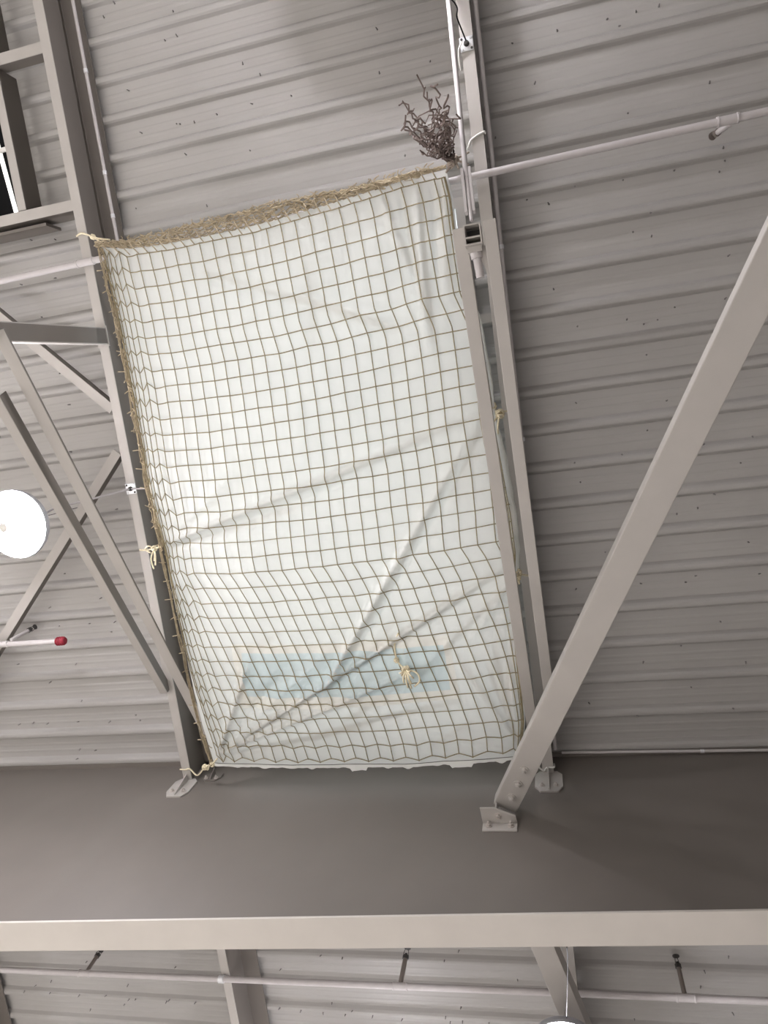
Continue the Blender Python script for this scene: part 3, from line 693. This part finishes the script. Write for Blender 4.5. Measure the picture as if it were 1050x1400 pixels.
# ------------------------------------------------------------------ lamps, mounting plates, cables
def lamp(p, r, label):
    t = thing('high_bay_lamp', p, label, 'lamp'); p = Vector(p)
    MB().lathe([(0,.16),(r*.42,.16),(r*.45,.15),(r*.45,.075),(r*.92,.055),(r*1.0,.04),(r*1.0,.0),(r*.93,-.004),(r*.90,.012),(0,.012)], p, n=48).build('housing', LAMPH, t, smooth='auto')
    MB().lathe([(r*.87,.002),(r*.87,-.095),(r*.84,-.115),(r*.68,-.138),(r*.3,-.150),(0,-.153)], p, n=48).build('lens', LENS, t, smooth=True)
    MB().lathe([(r*.97,.004),(r*1.06,.004),(r*1.07,-.010),(r*1.05,-.028),(r*.99,-.028),(r*.97,-.010)], p, n=48).build('rim', LAMPH, t, smooth='auto')
    MB().lathe([(0,-.168),(.034,-.168),(.042,-.162),(.042,-.148)], p, n=20).build('centre_cap', WHITE, t, smooth='auto')
    MB().tube([p+Vector((0,0,.16)), p+Vector((0,0,.20)), p+Vector((.02,0,.225)), p+Vector((0,0,.25)), p+Vector((-.02,0,.225))], .007, 8).build('hook', DARK, t, smooth=True)
    return t
LAMPS = [(H(24,716,4.95), .27, 'round high bay lamp glowing at the left edge beside the braces'),
         (H(502,-84,5.20), .27, 'round high bay lamp just above the top edge beside the right purlin'),
         (H(774,1435,4.78), .26, 'round high bay lamp at the bottom edge below the far purlin')]
for p, r, lab in LAMPS: lamp(p, r, lab)
FAR = [W(-8.2,-2.6,4.95), W(-8.2,5.3,4.95), W(-4.3,-8,4.95), W(-11,1,4.95), W(-2.3,7.1,5.05)]  # lamps out of view; all but the last added to light floor and deck
for q, t_ in zip(FAR, ('outside the picture to the left, before the girder', 'outside the picture to the left, beyond the girder', 'outside the picture, far above the top edge', 'outside the picture, farthest to the left', 'outside the picture below the lower edge, beyond the girder')): lamp(q, .27, 'round high bay lamp ' + t_)
WL = ['thin wire holding the left lamp to the roof deck', 'thin wire holding the lamp above the top edge', 'thin wire holding the bottom edge lamp to the brace above it',
      'thin wire holding the far left lamp before the girder', 'thin wire holding the far left lamp beyond the girder', 'thin wire holding the lamp far above the top edge', 'thin wire holding the farthest lamp to the left', 'thin wire holding the lamp below the lower edge, beyond the girder']
for k, p in enumerate([l[0] for l in LAMPS] + FAR):
    zt = 5.175 + EYE if k == 2 else HD + EYE - .002
    tag(MB().tube([p+Vector((0,0,.235)), Vector((p.x, p.y, zt))], .005, 6).build('suspension_wire', CABLE), WL[k], 'wire')
def mount(c, label, loop=None):
    t = thing('mounting_plate', c, label, 'plate'); c = Vector(c)
    MB().box(c + Vector((-.048,-.048,-.010)), c + Vector((.048,.048,0))).build('plate', GALV, t, bevel=.006)
    MB().lathe([(0,-.034),(.012,-.034),(.018,-.026),(.020,-.01),(0,-.01)], c, n=16).build('knob', DARK, t, smooth='auto')
    for sx in (-1,1):
        for sy in (-1,1): MB().lathe([(0,-.016),(.007,-.016),(.009,-.012),(.009,-.009)], c+Vector((sx*.033,sy*.033,0)), n=8).build('screw', DARK if sx*sy>0 else GALV, t)
    if loop: MB().tube(spline(loop, 8), .006, 6).build('cable_loop', WHITE, t, smooth=True)
    return t
mc1 = H(179.5,668,HP-.001); mc2 = H(638,60.5,HP-.001)
mount(mc1, 'small galvanised mounting plate on the left purlin beside the net')
mount(mc2, 'small galvanised mounting plate on the right purlin near the top edge', [H(632,57,5.46), H(627,68,5.48), H(628,84,5.5), H(630,97,5.52)])
p1 = LAMPS[0][0]; tag(MB().tube(spline([mc1+Vector((0,0,-.03)), H(150,676,5.42), H(115,685,5.32), H(75,695,5.22), p1+Vector((.12,-.02,.16))], 8), .0085, 6).build('lamp_cable', CABLE, smooth=True), 'thin cable from the left mounting plate to the glowing left lamp', 'cable')
tag(MB().tube(spline([mc1+Vector((.02,0,-.03)), H(195,668,5.44), H(204,667,5.40)], 8), .006, 6).build('net_cable', CABLE, smooth=True), 'short cable from the left mounting plate to the net edge', 'cable')
p2 = LAMPS[1][0]; tag(MB().tube(spline([mc2+Vector((0,-.01,-.03)), H(625,25,5.38), H(616,-2,5.3), p2+Vector((.1,0,.16))], 8), .005, 6).build('lamp_cable', BLACK, smooth=True), 'thin cable from the right mounting plate to the lamp above the top edge', 'cable')
tag(MB().tube(spline([PY(775,1294,3.262), PY(776,1325,3.8), LAMPS[2][0]+Vector((.01,-.02,.165))], 8), .0032, 6).build('lamp_cable', BLACK, smooth=True), 'thin cable running from the girder flange to the lamp at the bottom edge', 'cable')

for o in COL.objects:
    if o.parent is None and 'category' in o:
        g_ = {'roof_purlin': 'roof purlins', 'high_bay_lamp': 'high bay lamps', 'suspension_wire': 'lamp wires', 'angle_brace': 'angle braces beside the left purlin',
              'tie_rope': 'ropes tying the net', 'sprinkler_pipe': 'sprinkler pipes', 'header_beam': 'beams framing the roof opening', 'trimmer_beam': 'beams framing the roof opening',
              'mounting_plate': 'mounting plates on the purlins', 'lamp_cable': 'lamp cables', 'cable_tie': 'straps round the right purlin'}.get(o.name.split('.')[0])
        if g_: o['group'] = g_
# ------------------------------------------------------------------ light
w = bpy.data.worlds.new('world'); sc.world = w; w.use_nodes = True
w.node_tree.nodes['Background'].inputs['Color'].default_value = (.8, .9, 1, 1); w.node_tree.nodes['Background'].inputs['Strength'].default_value = .3
def down(p, power, col, name, ang=96):
    l = bpy.data.lights.new(name, 'SPOT'); l.shadow_soft_size = .2; l.energy = power; l.color = col; l.spot_size = math.radians(ang); l.spot_blend = .6
    o = bpy.data.objects.new(name, l); COL.objects.link(o); o.location = Vector(p) + Vector((0,0,-.34))
for p, e_ in [(LAMPS[0][0], .75), (LAMPS[1][0], .15), (LAMPS[2][0], .5)] + [(q, 1.4 if q.x < -3 else .6) for q in FAR]:
    down(p, 2600*e_, (1., .985, .965), 'lamp_light')
sc.view_settings.view_transform = 'Standard'; sc.view_settings.look = 'None'; sc.view_settings.gamma = 1; sc.view_settings.use_curve_mapping = False
sc.view_settings.exposure = 0.06
sc.cycles.max_bounces = 10; sc.cycles.diffuse_bounces = 6; sc.cycles.transmission_bounces = 6
sc.cycles.use_denoising = True
